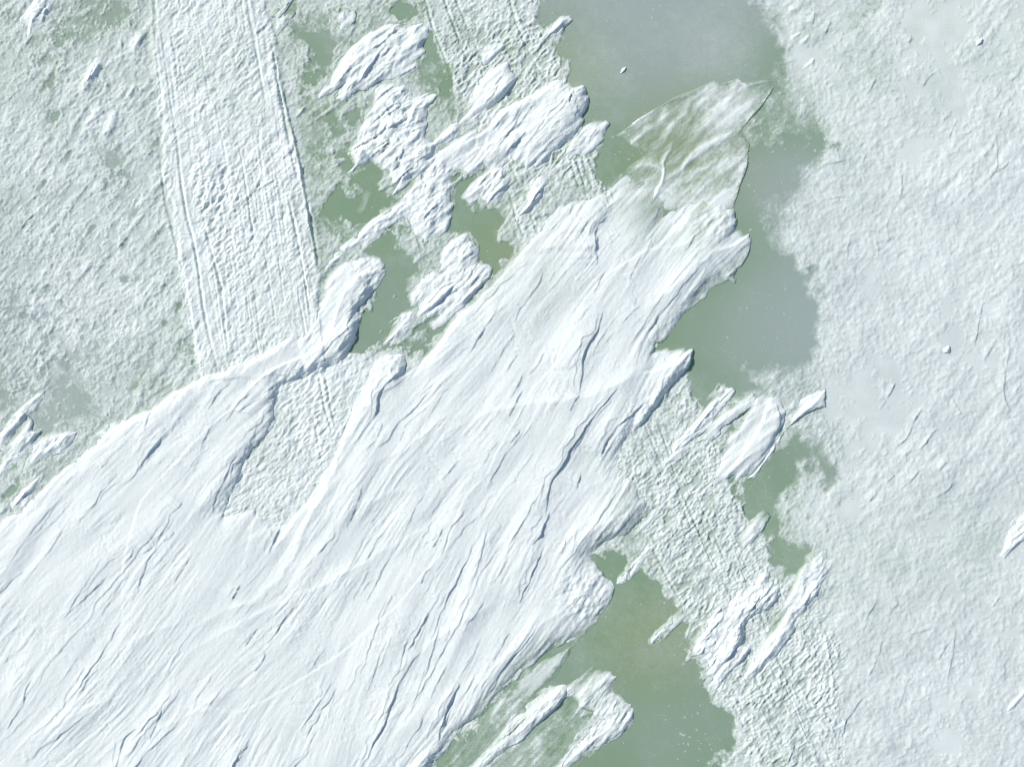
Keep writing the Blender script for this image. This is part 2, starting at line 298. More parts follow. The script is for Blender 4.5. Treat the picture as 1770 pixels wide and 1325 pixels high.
LUMPS = [
 # name, polygon, height, label, options
 ('snow_drift', '783,299 749,268 790,240 838,214 857,190 891,170 939,149 959,139 986,143 1003,153 1009,190 1007,212 993,238 960,262 939,285 910,290 880,270 857,284 834,286 817,299', 10, 'long white drift with a blunt upper end beside the green lake ice', dict(gentle=16, head=.45, scu=.45)),
 ('snow_mound', '936,289 973,270 993,238 1007,217 1027,207 1050,204 1055,215 1041,245 1027,261 1003,272 970,276', 6, 'forked snow mound jutting onto the ice right of the long upper drift', dict(gentle=10)),
 ('snow_mound', '545,177 552,156 569,146 579,119 599,81 633,58 660,44 684,41 694,46 715,34 735,37 733,61 728,92 711,115 688,132 667,136 640,146 620,153 596,170 582,170 590,150 570,158', 9, 'broad two-toed snow mound between the cleared lane and the middle track', dict(gentle=12, head=.35)),
 ('snow_mound', '601,299 612,285 603,258 620,221 640,190 647,153 674,139 701,146 718,160 739,156 757,166 742,183 732,204 742,234 749,268 740,290 700,325 672,345 680,310 660,289 640,275 627,282', 8.5, 'rugged crumbling snow mound with blue shaded hollows above the small green pools', dict(gentle=10, head=.2, rel=1.6)),
 ('snow_mound', '745,270 790,284 783,326 778,367 768,397 735,420 715,402 700,386 680,392 650,412 612,440 566,460 585,425 612,400 650,368 690,338', 6.5, 'streaked snow mound with a long thin tail left of the narrow pool', dict(gentle=8, head=.5, rel=1.4)),
 ('snow_mound', '790,214 806,177 823,136 851,115 874,112 888,129 881,153 864,177 830,200 803,212', 8, 'smooth oval snow mound across the middle track ruts', dict(gentle=14, scu=.3)),
 ('snow_mound', '752,248 762,224 779,207 793,214 786,234 769,244', 6, 'small rounded snow mound left of the smooth oval mound', dict(gentle=7)),
 ('snow_mound', '577,51 582,24 599,14 613,17 613,37 599,54 579,61', 6, 'small snow mound at the top edge above the two-toed mound', dict(gentle=6)),
 ('snow_mound', '822,95 838,78 858,70 866,82 856,100 835,112', 3.5, 'low faint snow hump above the smooth oval mound', dict(gentle=8)),
 ('snow_mound', '848,200 880,165 905,145 915,142 912,158 890,175', 3, 'thin low snow hump between the oval mound and the long upper drift', dict(gentle=8)),
 ('snow_mound', '937,74 950,50 968,28 985,26 988,36 975,50 958,62', 4.5, 'feather-shaped snow streak on green ice near the top edge', dict(gentle=9, thin=.35)),
 ('snow_mound', '912,14 925,-12 945,-15 935,8 922,20', 5, 'snow clump cut by the top edge right of the middle track', dict(gentle=6)),
 ('snow_mound', '888,380 902,360 912,340 919,312 936,302 946,319 941,340 919,362', 6, 'snow mound split by a dark crack below the long upper drift', dict(gentle=10)),
 ('snow_mound', '803,340 815,315 835,300 857,291 878,300 877,325 860,350 845,350 830,335 815,345', 4, 'crumbly low snow mound right of the narrow green pool', dict(gentle=8, thin=.3)),
 ('snow_mound', '703,512 715,481 739,461 756,458 763,425 780,408 810,410 823,427 827,444 847,468 851,481 827,502 803,532 776,546 765,553 745,545 722,551 718,532 703,522', 8, 'wide snow mound with scalloped edges in the middle of the green channel', dict(gentle=9, head=.1)),
 ('snow_mound', '740,558 756,540 779,530 780,545 765,560 750,566', 4, 'small low mound tucked under the wide channel mound', dict(gentle=6)),
 ('snow_mound', '674,599 681,570 694,541 711,536 718,553 701,570', 6.5, 'teardrop snow mound pointing down into the green channel', dict(gentle=6)),
 ('snow_mound', '1130,792 1160,755 1195,720 1215,690 1240,662 1256,658 1272,678 1255,706 1228,740 1206,757 1172,777', 6, 'furrowed snow mound at the lower end of the green lake', dict(gentle=10, head=.3)),
 ('snow_mound', '1150,795 1172,775 1206,755 1240,722 1270,695 1300,682 1312,684 1297,702 1262,730 1238,752 1206,768', 6, 'slender curved snow ridge beside the boulder-like mound', dict(gentle=7, steep=2.2, head=.2, scu=.25)),
 ('snow_mound', '1243,820 1248,790 1262,755 1290,705 1305,682 1332,684 1346,700 1352,730 1340,765 1312,800 1285,820 1256,828', 11, 'large smooth boulder-like snow mound on green ice at right', dict(gentle=18, head=.15, rel=.6, scu=.12)),
 ('snow_mound', '1290,826 1318,792 1342,755 1352,737 1372,716 1388,692 1398,680 1410,673 1424,676 1426,700 1410,715 1382,724 1352,757 1328,792 1304,822', 6.5, 'club-shaped snow streak with a rounded head right of the boulder-like mound', dict(gentle=8, steep=2.4, head=.35, scu=.2)),
 ('snow_mound', '1280,937 1300,908 1328,885 1337,890 1318,918 1302,940 1285,948', 4.5, 'short snow bar over bare ice at the edge of the rough track', dict(gentle=6)),
 ('snow_mound', '1193,1135 1195,1100 1225,1065 1250,1040 1290,1012 1320,992 1335,1003 1346,1025 1330,1047 1300,1065 1287,1080 1285,1110 1300,1120 1270,1145 1245,1165 1225,1192 1218,1182 1222,1155', 9, 'jagged snow mound with dark cracks right of the lower green pond', dict(gentle=12, head=.25, rel=1.5)),
 ('snow_mound', '1290,1165 1305,1120 1340,1070 1360,1030 1385,995 1410,970 1430,957 1450,960 1445,975 1420,1000 1400,1035 1375,1065 1370,1090 1345,1120 1310,1150', 7, 'long club-shaped snow streak right of the jagged mound', dict(gentle=12, head=.3)),
 ('snow_mound', '1128,1105 1165,1073 1193,1047 1205,1038 1207,1052 1180,1072 1150,1092', 4, 'dagger-shaped snow streak lying across the lower green pond', dict(gentle=4)),
 ('snow_mound', '1272,1302 1295,1278 1314,1264 1322,1274 1300,1303 1284,1310', 5, 'small snow hump at the lower edge right of the green pond', dict(gentle=9)),
 ('snow_mound', '1078,1002 1095,972 1114,942 1123,936 1122,950 1102,978 1090,1000', 3.2, 'thin straight snow bar at the upper end of the lower pond', dict(gentle=3)),
 ('snow_mound', '1056,955 1085,932 1108,905 1130,880 1140,876 1130,900 1105,928 1082,950', 4, 'narrow snow spur between the great drift and the lower pond', dict(gentle=5)),
 ('snow_mound', '-20,800 -5,745 25,712 50,690 76,671 74,684 55,703 45,722 22,755 0,790', 6, 'pointed snow streak with a notched spine at the left edge', dict(gentle=7)),
 ('snow_mound', '-25,850 0,790 20,760 50,720 62,722 60,740 70,745 45,782 10,815 -10,845', 6.5, 'broad snow streak under the notched one at the left edge', dict(gentle=8)),
 ('snow_mound', '25,815 55,775 85,752 115,744 130,748 126,762 105,780 70,795 45,812', 6, 'smooth humped snow mound touching the great drift at left', dict(gentle=9)),
 ('snow_mound', '20,875 40,845 62,815 72,822 60,845 40,868', 3.5, 'low snow streak below the humped mound at left', dict(gentle=8)),
 ('snow_mound', '28,36 45,12 60,-10 88,-10 90,12 82,30 75,42 60,50 46,62 50,45', 5.5, 'ragged snow mound in the top left corner', dict(gentle=8)),
 ('snow_mound', '138,165 148,135 158,112 168,104 178,112 170,128 155,144', 4.5, 'leaf-shaped snow streak on the left field, upper of three', dict(gentle=6)),
 ('snow_mound', '138,237 148,207 165,185 178,174 178,192 160,218', 4.5, 'slim snow streak below the leaf-shaped one on the left field', dict(gentle=6)),
 ('snow_mound', '172,242 184,215 198,190 206,186 203,205 190,228', 4.5, 'slim dark-sided snow streak, right of its twin on the left field', dict(gentle=6)),
 ('snow_mound', '222,92 230,60 246,42 256,45 252,66 238,88', 4.5, 'small snow mound against the left edge of the cleared lane', dict(gentle=7)),
 ('snow_mound', '474,62 490,35 508,18 514,22 503,40 484,60', 4, 'small snow streak right of the cleared lane near the top', dict(gentle=6)),
 ('snow_mound', '472,30 490,8 508,-8 516,-4 500,14 480,32', 5, 'blue-shaded snow streak cut by the top edge right of the lane', dict(gentle=5)),
 ('snow_mound', '1722,965 1732,930 1755,898 1790,860 1830,850 1810,900 1775,940 1750,945 1735,962', 6, 'snow mound running off the right edge', dict(gentle=10)),
 ('snow_mound', '1732,1228 1742,1208 1765,1186 1800,1150 1810,1165 1780,1200 1755,1222', 5, 'low snow mound at the lower right edge', dict(gentle=10)),
 ('snow_mound', '860,1270 880,1230 915,1205 935,1185 951,1178 968,1196 962,1216 940,1240 905,1268 860,1300 800,1350 740,1430 760,1380 820,1310', 6, 'soft-edged snow ridge between the great drift and the lower pond', dict(gentle=10, head=.3, thin=.3)),
 ('snow_mound', '985,1202 1010,1180 1030,1160 1046,1157 1063,1170 1056,1198 1080,1216 1084,1240 1063,1270 1035,1285 1005,1312 960,1350 915,1420 900,1400 940,1340 985,1290 1020,1262 1040,1240 1000,1215', 6, 'hooked snow mound at the bottom edge beside the green pond', dict(gentle=8, head=.2, thin=.35)),
]
HALO = np.zeros((NY, NX), np.float32)
for q in LUMPS:
    P_ = pts(q[1]); w_ = window(P_, 30); HALO[w_] = np.maximum(HALO[w_], sstep(-17, 0, polydist(P_, w_, True)+3*JIT[w_]))
TAIL = blur(np.roll(sstep(.3, 1, HALO), (int(26/S), -int(24/S)), (0, 1)), 32, 5, 47)
DEN *= 1-ice
DEN += 0.62*np.clip(TAIL*1.6, 0, 1)*sstep(-.3, 1.1, 0.7*Lb+.6*Lm+.3*noise(12))*(1-rightf)
DEN = np.where(DEN < .6, DEN+0.42*HALO*sstep(-1.2, 1, noise(14)), DEN)
FN = fractal(26, 6, 0.72); FN = 0.5+0.19*FN
FS = 0.5+0.18*(0.45*Lm+0.3*Lf+0.5*fractal(12, 4, 0.8)+0.4*noise(2))
speck = 0.5+0.22*fractal(5, 3, 0.9)
mix = 0.5*FN+0.22*FS+0.28*speck
SOF = 0.17+0.30*blob(1380, 500, 110, 800)
cov = sstep(-SOF, SOF, DEN-0.10-mix)                             # 0 bare ice, 1 covered
TONE = 0.70+0.05*fractal(18, 6, .9)
TONE += (0.56-TONE)*mmid; TONE += (0.93-TONE)*m1; TONE += (0.75-TONE)*rightf; TONE += (0.80-TONE)*m2a; TONE += (0.82-TONE)*m2b; TONE += (0.92-TONE)*mt
TONE -= 0.20*blob(170, 30, 110, 70)+0.16*blob(70, 680, 150, 90)+0.10*blob(250, 310, 40, 40)+0.14*blob(20, 560, 60, 120)+0.09*blob(1480, 1120, 40, 70)
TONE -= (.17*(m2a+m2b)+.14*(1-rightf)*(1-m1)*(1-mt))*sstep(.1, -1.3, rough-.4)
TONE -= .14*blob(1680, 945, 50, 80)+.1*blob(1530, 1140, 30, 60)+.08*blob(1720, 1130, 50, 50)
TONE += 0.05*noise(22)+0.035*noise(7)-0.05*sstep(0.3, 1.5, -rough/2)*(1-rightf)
TONE += (0.07*blob(1690, 300, 120, 240)+0.05*blob(1600, 750, 120, 100)+0.08*blob(1600, 1200, 130, 80))
dustn = np.clip(0.05*noise(50)+0.02*fractal(20, 5, .8), 0, .15)
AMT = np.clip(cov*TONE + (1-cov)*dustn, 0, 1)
# small bright flecks frozen into the ice
fl = noise(1.5); AMT += (fl > 3.1-0.5*noise(50))*0.35*(1-cov)

# ground relief
GH = cov*(1.1 + 0.35*crust + 0.9*(0.5*fractal(12, 4, .7)))
zl = (1-rightf)*(1-m1)*(1-m2a)*(1-m2b)*(1-mt)
GH += cov*zl*(0.34*(rough-0.6)+0.32*fractal(4, 3, .9) + 0.5*np.maximum(0, Lm) + 0.7*np.maximum(0, Lb-0.4))
GH += (0.85-.15*rightf)*RF*cov*(1-m2b)
GH += rightf*cov*(0.6*noise(30)+0.5*plates+0.12*noise(2.2, 1.4, 50)+0.3*Lm*sstep(0, 1, NB))
GH += m1*(3.0+0.64*rough*(1+.3*np.clip(NB, -1.2, 1))+0.8*saw(17, .6, noise(6)+0.5*Lm)+0.35*Lm+(0.08+0.34*GG1)*GR1)
GH += (m2a*0.8+m2b)*cov*(1.0+0.9*rough*(1+.3*np.clip(NB, -1, 1))+0.5*fractal(7, 4, .75, 1.5, 50)+(0.04+0.4*GG2)*GR2)
GH += mt*(1.2+0.65*rough)
GF = np.zeros((NY, NX), np.float32)
CR = blur((noise(1.6) > 2.35).astype(np.float32), 1.3)
GH += 9*CR*cov*(0.5*m2a+0.7*m2b+0.35*zl+0.3*m1)*sstep(-.5, 1, noise(25))
# wheel ruts and edges of the cleared lanes
def rut(s, depth, w=2.6, bank=0.5):
    ridge(GF, s, -depth, w, 0.6); ridge(GF, s, bank*depth, w*2.6, 0.6)
sm = np.zeros((NY, NX), np.float32)
for s in ['280,0 290,170 305,300 335,440 352,560 365,650', '300,200 320,330 345,450 370,560 385,640']: ridge(sm, s, 1, 13, 1)
ridge(sm, '432,0 452,120 475,250', 1, 9, 1)
GH -= m1*np.clip(sm, 0, 1)*(0.85*(0.95*rough)); GH -= m1*0.6*np.clip(sm, 0, 1)
for s, d in [('305,215 312,300 322,370 338,420 350,520 362,580 378,640', 4.2), ('273,225 283,330 300,400 318,470 333,560 348,650', 3.2), ('345,330 362,420 385,500 392,580 402,640', 2.6),
             ('290,120 300,200 308,260', 1.5), ('424,-200 426,0 440,70 455,150 463,215', 2.8), ('468,60 480,130 490,190 500,250 513,300 520,330', 3.8),
             ('498,330 512,400 520,440 530,500 540,550', 4.5), ('532,350 545,420 552,480', 2.5), ('310,-200 312,0 316,26', 2), ('443,190 452,280 465,350 480,410', 1.5), ('375,460 385,500 392,520', 2),
             ('722,-60 735,0 752,60 770,100 783,140 805,172', 4), ('758,-60 768,0 790,60 805,100 820,130', 4), ('778,-60 788,0 808,50', 2), ('870,-60 890,40 925,110 948,145', 3.2), ('874,262 898,322', 3.4),
             ('912,360 940,425', 3), ('880,330 890,370 906,410', 3), ('986,280 1003,328', 4), ('996,275 1014,332', 4), ('1006,270 1026,330', 4), ('1016,268 1040,325', 4), ('620,150 638,185', 1.6),
             ('550,640 560,700 575,748', 4), ('560,640 572,700 580,740', 3), ('540,710 556,790', 2.2), ('700,360 735,445', 3), ('1130,700 1180,860 1250,1000', 2.4), ('1120,930 1150,990 1190,1060', 3),
             ('1195,650 1215,700', 3), ('1262,1205 1290,1260', 3), ('1165,830 1200,930', 2), ('1245,830 1290,900', 2.2)]:
    rut(s, d*.8)
r9 = np.random.default_rng(9)
for k_ in range(34):
    t_ = r9.uniform(0, 1); y_ = r9.uniform(-60, 520); L_ = r9.uniform(50, 260); xa = 285+185*t_+y_*(.13+.02*(1-t_)); xb = xa+L_*(.12+.06*r9.uniform(0, 1))
    rut('%f,%f %f,%f %f,%f' % (xa, y_, (xa+xb)/2+2, y_+L_/2, xb, min(y_+L_, 640)), r9.uniform(.5, 1.5), r9.uniform(1.2, 2.4))
for k_ in range(30):
    y_ = r9.uniform(690, 1250); L_ = r9.uniform(40, 160); xa = 1085+(y_-690)*.42+r9.uniform(10, 130); xb = xa+L_*.43
    rut('%f,%f %f,%f' % (xa, y_, xb, y_+L_), r9.uniform(.7, 2.0), r9.uniform(1.3, 2.6))
for s, a, l in [('476,95 492,180 517,280 532,370 547,450 553,478', 3, 2.6), ('1425,1100 1438,1150 1436,1200', 2, 2.5), ('500,330 507,385', 2.4, 7), ('262,-20 266,60 270,150', 2, 4)]: ridge(GF, s, a, l, 0.8)
for s, a in [('560,350 570,380', 2), ('487,345 493,378 477,380', 3), ('1550,657 1537,681 1520,708', 3), ('1594,705 1577,729 1567,756 1543,776', 3.4), ('1580,662 1560,680', 2), ('1645,690 1660,715', 2), ('1565,780 1558,790', 2.5),
             ('1620,740 1600,765 1590,775', 3), ('1640,790 1620,815', 2.5), ('1545,820 1530,835', 2.5), ('1590,810 1575,830 1560,845', 2.5), ('1515,850 1500,865', 3), ('1650,830 1640,845 1615,860', 2.5), ('1700,520 1690,560 1685,600', 2.5), ('1720,585 1700,630', 2.2), ('1745,600 1730,680 1750,720', 2.2),
             ('1407,20 1405,45', 2.4), ('1435,35 1425,60', 2), ('1400,75 1385,70 1375,80', 0.1), ('1570,75 1575,60', 2.2), ('1500,130 1505,135', .1), ('1515,130 1500,160', 2.4), ('1615,125 1600,140 1595,155', 2.4), ('1655,205 1640,240', 2), ('1720,235 1725,290 1710,310', 2.4), ('1745,280 1720,300', 2.4), ('1560,300 1553,345 1560,320', 2),
             ('1545,1100 1530,1125 1515,1140', .1), ('1518,1032 1495,1070', 2.5), ('1555,1040 1535,1060', 2), ('1610,1085 1570,1095', 1.6), ('1640,1110 1620,1140', 2.6), ('1650,1090 1645,1140 1635,1180', 2.2), ('1455,1270 1460,1245 1490,1205', 3.4), ('1570,1170 1555,1220', 1.4), ('1525,1100 1515,1140 1500,1170', 2), ('1728,1030 1715,1048', 3),
             ('1390,1210 1370,1230', 2.5), ('1408,1140 1405,1110', 3), ('1372,1285 1360,1320', 5), ('1430,1190 1420,1195 1415,1215', 2.5), ('160,150 150,165', .1), ('55,690 40,710', .1), ('60,370 35,395', 3), ('130,350 110,380', 1.6), ('125,390 118,410', 3), ('220,410 205,430', 3), ('265,260 258,270', 4), ('385,430 370,440', .1),
             ('470,395 440,440', 3), ('455,300 440,330 425,345', 2.6), ('480,310 440,330', 2.6), ('440,400 425,435', 3), ('355,180 345,205', 2), ('540,385 525,400', 3), ('462,42 440,60', 3), ('505,5 490,22', 4), ('290,178 288,190', 2)]:
    if a > 0.5: scarp(GF, s, a*0.8, L=9, wob=1.0)
# streaks of wind-packed snow standing on the left field
for s, a, l in [('166,108 150,145 140,165', 4, 7), ('178,178 155,215 140,236', 4, 8), ('203,190 190,225 178,242', 4, 8), ('235,145 222,172', 3, 4), ('246,50 232,95', 4, 8), ('195,5 170,28', 3, 5), ('50,190 38,225', 1, 6), ('90,610 62,650', 2.5, 5), ('70,515 50,550', 2.5, 7),
                ('190,175 160,235', 1, 14), ('510,230 495,270', 2, 4), ('530,180 512,205', 2.5, 3), ('538,85 525,120', 3, 5), ('500,25 478,55', 3, 6), ('585,160 570,190', 2, 4), ('640,330 620,370', 2, 5), ('573,250 580,290', 2, 5), ('535,350 540,375', 2, 4), ('60,560 45,600', 1.5, 6), ('250,672 235,700', 3, 6), ('215,95 200,105', 2, 4),
                ('1385,55 1370,70', 2, 3), ('1400,60 1384,78', 2, 3), ('1408,98 1388,120', 2, 3), ('1384,15 1362,18', 1.5, 4), ('1600,62 1590,80', 1, 4)]:
    ridge(GF, s, a, l, 1.5)
    ridge(AMT, s, 0.25, l*0.9, 1.5)
AMT = np.clip(AMT, 0, 1)
G = blur(GH+GF*np.clip(cov*1.3+0.05, 0, 1), 0.55)
G = np.maximum(G, 0.03+0.22*sstep(0, .12, AMT))

# ------------------------------------------------------------------ materials
def snow_ice_nodes(nt_, with_cover):
    N = nt_.nodes; Lk = nt_.links; N.clear()
    out = N.new('ShaderNodeOutputMaterial'); b = N.new('ShaderNodeBsdfPrincipled'); Lk.new(b.outputs[0], out.inputs[0])
    pos = N.new('ShaderNodeNewGeometry')
    def tex(scale, det=4, rough_=.55, dist=0):
        t = N.new('ShaderNodeTexNoise'); t.inputs['Scale'].default_value = scale; t.inputs['Detail'].default_value = det
        t.inputs['Roughness'].default_value = rough_; t.inputs['Distortion'].default_value = dist
        Lk.new(pos.outputs['Position'], t.inputs['Vector']); return t.outputs['Fac']
    def mapr(v, a, b_, c=0, d=1, smooth=True):
        m = N.new('ShaderNodeMapRange'); m.interpolation_type = 'SMOOTHSTEP' if smooth else 'LINEAR'
        Lk.new(v, m.inputs['Value'])
        for k, x in zip(('From Min', 'From Max', 'To Min', 'To Max'), (a, b_, c, d)): m.inputs[k].default_value = x
        return m.outputs['Result']
    def mixc(f, c1, c2):
        m = N.new('ShaderNodeMix'); m.data_type = 'RGBA'
        if isinstance(f, float): m.inputs[0].default_value = f
        else: Lk.new(f, m.inputs[0])
        for i, c in ((6, c1), (7, c2)):
            if isinstance(c, tuple): m.inputs[i].default_value = c+(1,)
            else: Lk.new(c, m.inputs[i])
        return m.outputs[2]
    def dist_to(px, py, r0, r1):
        v = N.new('ShaderNodeVectorMath'); v.operation = 'DISTANCE'; Lk.new(pos.outputs['Position'], v.inputs[0])
        v.inputs[1].default_value = ((px-885)/PPM, (662.5-py)/PPM, 0)
        return mapr(v.outputs['Value'], r0, r1, 1, 0)
    def mul(a, b_):
        m = N.new('ShaderNodeMath'); m.operation = 'MULTIPLY'
        for i, v in enumerate((a, b_)):
            if isinstance(v, (int, float)): m.inputs[i].default_value = v
            else: Lk.new(v, m.inputs[i])
        return m.outputs[0]
    def add(a, b_):
        m = N.new('ShaderNodeMath'); m.operation = 'ADD'
        for i, v in enumerate((a, b_)):
            if isinstance(v, (int, float)): m.inputs[i].default_value = v
            else: Lk.new(v, m.inputs[i])
        return m.outputs[0]
    GREEN = (0.245, 0.36, 0.232); OLIVE = (0.33, 0.39, 0.215); GREY = (0.385, 0.455, 0.42)
    g1 = mapr(tex(0.35, 3), 0.35, 0.68)
    col = mixc(mul(g1, 0.28), GREEN, GREY)
    for (px, py, a, b_, f) in ((1150, -20, 0.8, 4.2, 1.0), (1340, 560, 0.3, 2.2, .65), (1360, 330, .3, 1.6, .7), (150, 60, 1, 3, .4), (60, 620, 1, 3.4, .7)):
        col = mixc(mul(dist_to(px, py, a, b_), f), col, GREY)
    for (px, py, a, b_, f) in ((1750, 560, 3.0, 6.5, .9), (1650, 1250, 1.5, 4.5, .9), (100, 400, 1.5, 4, .5)):
        col = mixc(mul(dist_to(px, py, a, b_), f), col, (0.40, 0.475, 0.475))
    for (px, py, a, b_, f) in ((1190, 260, 0.0, 2.2, .55), (1120, 1110, 0.0, 1.8, .5), (870, 430, 0.0, 1.4, .4), (960, 130, .0, 1.8, .4)):
        col = mixc(mul(dist_to(px, py, a, b_), f), col, OLIVE)
    col = mixc(mapr(tex(1.1, 5, .65), 0.5, 0.8, 0, .28), col, (0.42, 0.48, 0.45))
    # air bubbles and flecks inside the ice
    vo = N.new('ShaderNodeTexVoronoi'); vo.inputs['Scale'].default_value = 10; vo.feature = 'F1'
    Lk.new(pos.outputs['Position'], vo.inputs['Vector'])
    bub = mul(mapr(vo.outputs['Distance'], 0.03, 0.14, 1, 0), mapr(tex(0.9, 3), 0.52, 0.68))
    col = mixc(mul(bub, 0.75), col, (0.75, 0.8, 0.78))
    vo2 = N.new('ShaderNodeTexVoronoi'); vo2.inputs['Scale'].default_value = 24
    Lk.new(pos.outputs['Position'], vo2.inputs['Vector'])
    col = mixc(mul(mapr(vo2.outputs['Distance'], 0.08, 0.24, .75, 0), mapr(tex(2.2), .47, .62)), col, (0.6, 0.68, 0.64))
    SNOW = (0.85, 0.908, 0.878)
    if with_cover:
        at = N.new('ShaderNodeAttribute'); at.attribute_name = 'amt'
        fine = tex(26, 3, .7); fine2 = tex(7, 3, .6)
        nz = add(mul(add(fine, -.5), .42), mul(add(fine2, -.5), .22))
        a = at.outputs['Fac']
        inv = N.new('ShaderNodeMath'); inv.operation = 'SUBTRACT'; inv.inputs[0].default_value = 1.06; Lk.new(a, inv.inputs[1])
        f = add(a, mul(mul(nz, inv.outputs[0]), mapr(a, 0.0, 0.35, 0.5, 2.2)))
        cl = N.new('ShaderNodeClamp'); Lk.new(f, cl.inputs[0])
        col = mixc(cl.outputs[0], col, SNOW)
        Lk.new(mapr(cl.outputs[0], 0.1, 0.7, 0.42, 0.75), b.inputs['Roughness'])
        bm = N.new('ShaderNodeBump'); bm.inputs['Distance'].default_value = 0.008
        Lk.new(mapr(cl.outputs[0], 0.05, 0.6, 0.08, 0.8), bm.inputs['Strength'])
        Lk.new(add(mul(tex(34, 4, .65), 1.0), mul(tex(90, 2, .6), .4)), bm.inputs['Height']); Lk.new(bm.outputs[0], b.inputs['Normal'])
    else:
        b.inputs['Roughness'].default_value = 0.42
        bm = N.new('ShaderNodeBump'); bm.inputs['Distance'].default_value = 0.004; bm.inputs['Strength'].default_value = .15
        Lk.new(tex(20, 4, .6), bm.inputs['Height']); Lk.new(bm.outputs[0], b.inputs['Normal'])
    Lk.new(col, b.inputs['Base Color']); b.inputs['Specular IOR Level'].default_value = 0.3
def material(name, cover):
    m = bpy.data.materials.new(name); m.use_nodes = True; snow_ice_nodes(m.node_tree, cover); return m
M_SNOW = material('wind_blown_snow', True); M_ICE = material('green_lake_ice', False)

# ------------------------------------------------------------------ mesh building
C = sc.collection
def grid_mesh(name, w, Z, amt, keep, parent=None):
    """keep: bool per vertex; faces whose four corners are kept"""
    h, wd = Z.shape
    fk = keep[:-1, :-1] | keep[1:, :-1] | keep[:-1, 1:] | keep[1:, 1:]
    return mesh_from_faces(name, w, Z, amt, fk, parent)
def mesh_from_faces(name, w, Z, amt, fk, parent=None):
    h, wd = Z.shape
    jj, ii = np.nonzero(fk)
    if len(jj) == 0: return None
    a = jj*wd+ii
    quads = np.stack([a, a+wd, a+wd+1, a+1], 1)
    used = np.zeros(h*wd, bool); used[quads.ravel()] = True
    remap = np.cumsum(used)-1; quads = remap[quads].astype(np.int32)
    X = (GX[w].ravel()[used]-885)/PPM; Y = (662.5-GY[w].ravel()[used])/PPM; z = Z.ravel()[used]/PPM
    k = 1-z/CAM_H*0.0
    co = np.stack([X*k, Y*k, z], 1).astype(np.float32)
    me = bpy.data.meshes.new(name); me.vertices.add(len(co)); me.vertices.foreach_set('co', co.ravel())
    nq = len(quads); me.loops.add(nq*4); me.loops.foreach_set('vertex_index', quads.ravel())
    me.polygons.add(nq); me.polygons.foreach_set('loop_start', np.arange(0, nq*4, 4, dtype=np.int32))
    me.polygons.foreach_set('use_smooth', np.ones(nq, bool))
    me.update(calc_edges=True)
    at = me.attributes.new('amt', 'FLOAT', 'POINT'); at.data.foreach_set('value', amt.ravel()[used].astype(np.float32))
    me.materials.append(M_SNOW)
    o = bpy.data.objects.new(name, me); C.objects.link(o)
    if parent: o.parent = parent
    return o
def tag(o, label, cat, group=None):
    o['label'] = label; o['category'] = cat
    if group: o['group'] = group

BURY = np.clip(.55+m2a+m2b+m1*1.5, 0, 1.5)*np.maximum(cov, .2)
TOP = np.zeros((NY, NX), np.float32)      # what already buries the ground
LEE = math.radians(-38)                   # steep sides look to the lower right
FRY = fractal(5, 3, .8, 2.0, 48)
def drift_field(P, H, steep=3.0, gentle=22, head=0.5, rel=1.0, jit=3.0, thin=0.0, scu=0.0, grow=0.0):
    """height and snow amount of one drift in its window"""
    w = window(P, 12)
    d = polydist(P, w, True)
    sm_ = d.copy()
    gyy, gxx = np.gradient(sm_)
    nl = np.hypot(gxx, gyy)+1e-6
    out = -(gxx*math.cos(LEE) - gyy*math.sin(LEE))/nl      # outward normal against lee direction
    # smear the side factor so it does not jump
    for ax in (0, 1):
        for _ in range(3): out = (np.roll(out, 2, ax)+np.roll(out, -2, ax)+out)/3
    f = sstep(-0.35, 0.45, out)
    d = d + grow
    d = d + jit*(0.8*JIT[w]*f+JIT_S[w]*(1-0.4*f)) + (1.6+1.9*(grow > 0))*Lb[w] + (0.9+1.2*(grow > 0))*Lm[w]
    gentle = max(gentle*.8, 0.5*float(min(d.max(), 60)))
    L = (gentle+(steep-gentle)*f)*np.exp(0.35*NC[w]+0.25*Lb[w])
    ca, sa = math.cos(math.radians(48)), math.sin(math.radians(48))
    u = GX[w]*ca-GY[w]*sa; up = P[:, 0]*ca-P[:, 1]*sa
    t = np.clip((u-up.min())/(up.max()-up.min()+1e-6), 0, 1)
    hh = H*((1-head)+head*sstep(0, 0.8, t))
    rise = 1-np.exp(-(np.maximum(d, 0)/L)**(1.35-0.35*f))
    z = 0.74*hh*rise*(1-0.12*(1-f))+(0.7*scu+1.6*BURY[w])*sstep(-1, 18, d)
    body = sstep(0, 20, d)
    flank = f*sstep(70, 10, d)
    z = z+(DR[w]*min(rel, 1)+F[w]+scu*SCU[w]+flank*(0.35*Lm[w]+0.22*Lf[w]+0.6*Lb[w]))*(0.12+0.88*body)*sstep(-1, 6, d)
    z = np.where(d > 0, z, d*(1.3 if True else 1))
    amt = sstep(-1.0, 10-6.5*f, d+1.2*FRY[w])
    amt = amt*(1-thin)+thin*amt*np.clip(0.45+0.28*(0.8*Lm[w]+0.6*Lb[w]+.4*Lf[w])+0.25*sstep(18, 0, d)*f, 0, 1)
    return w, z, amt, d
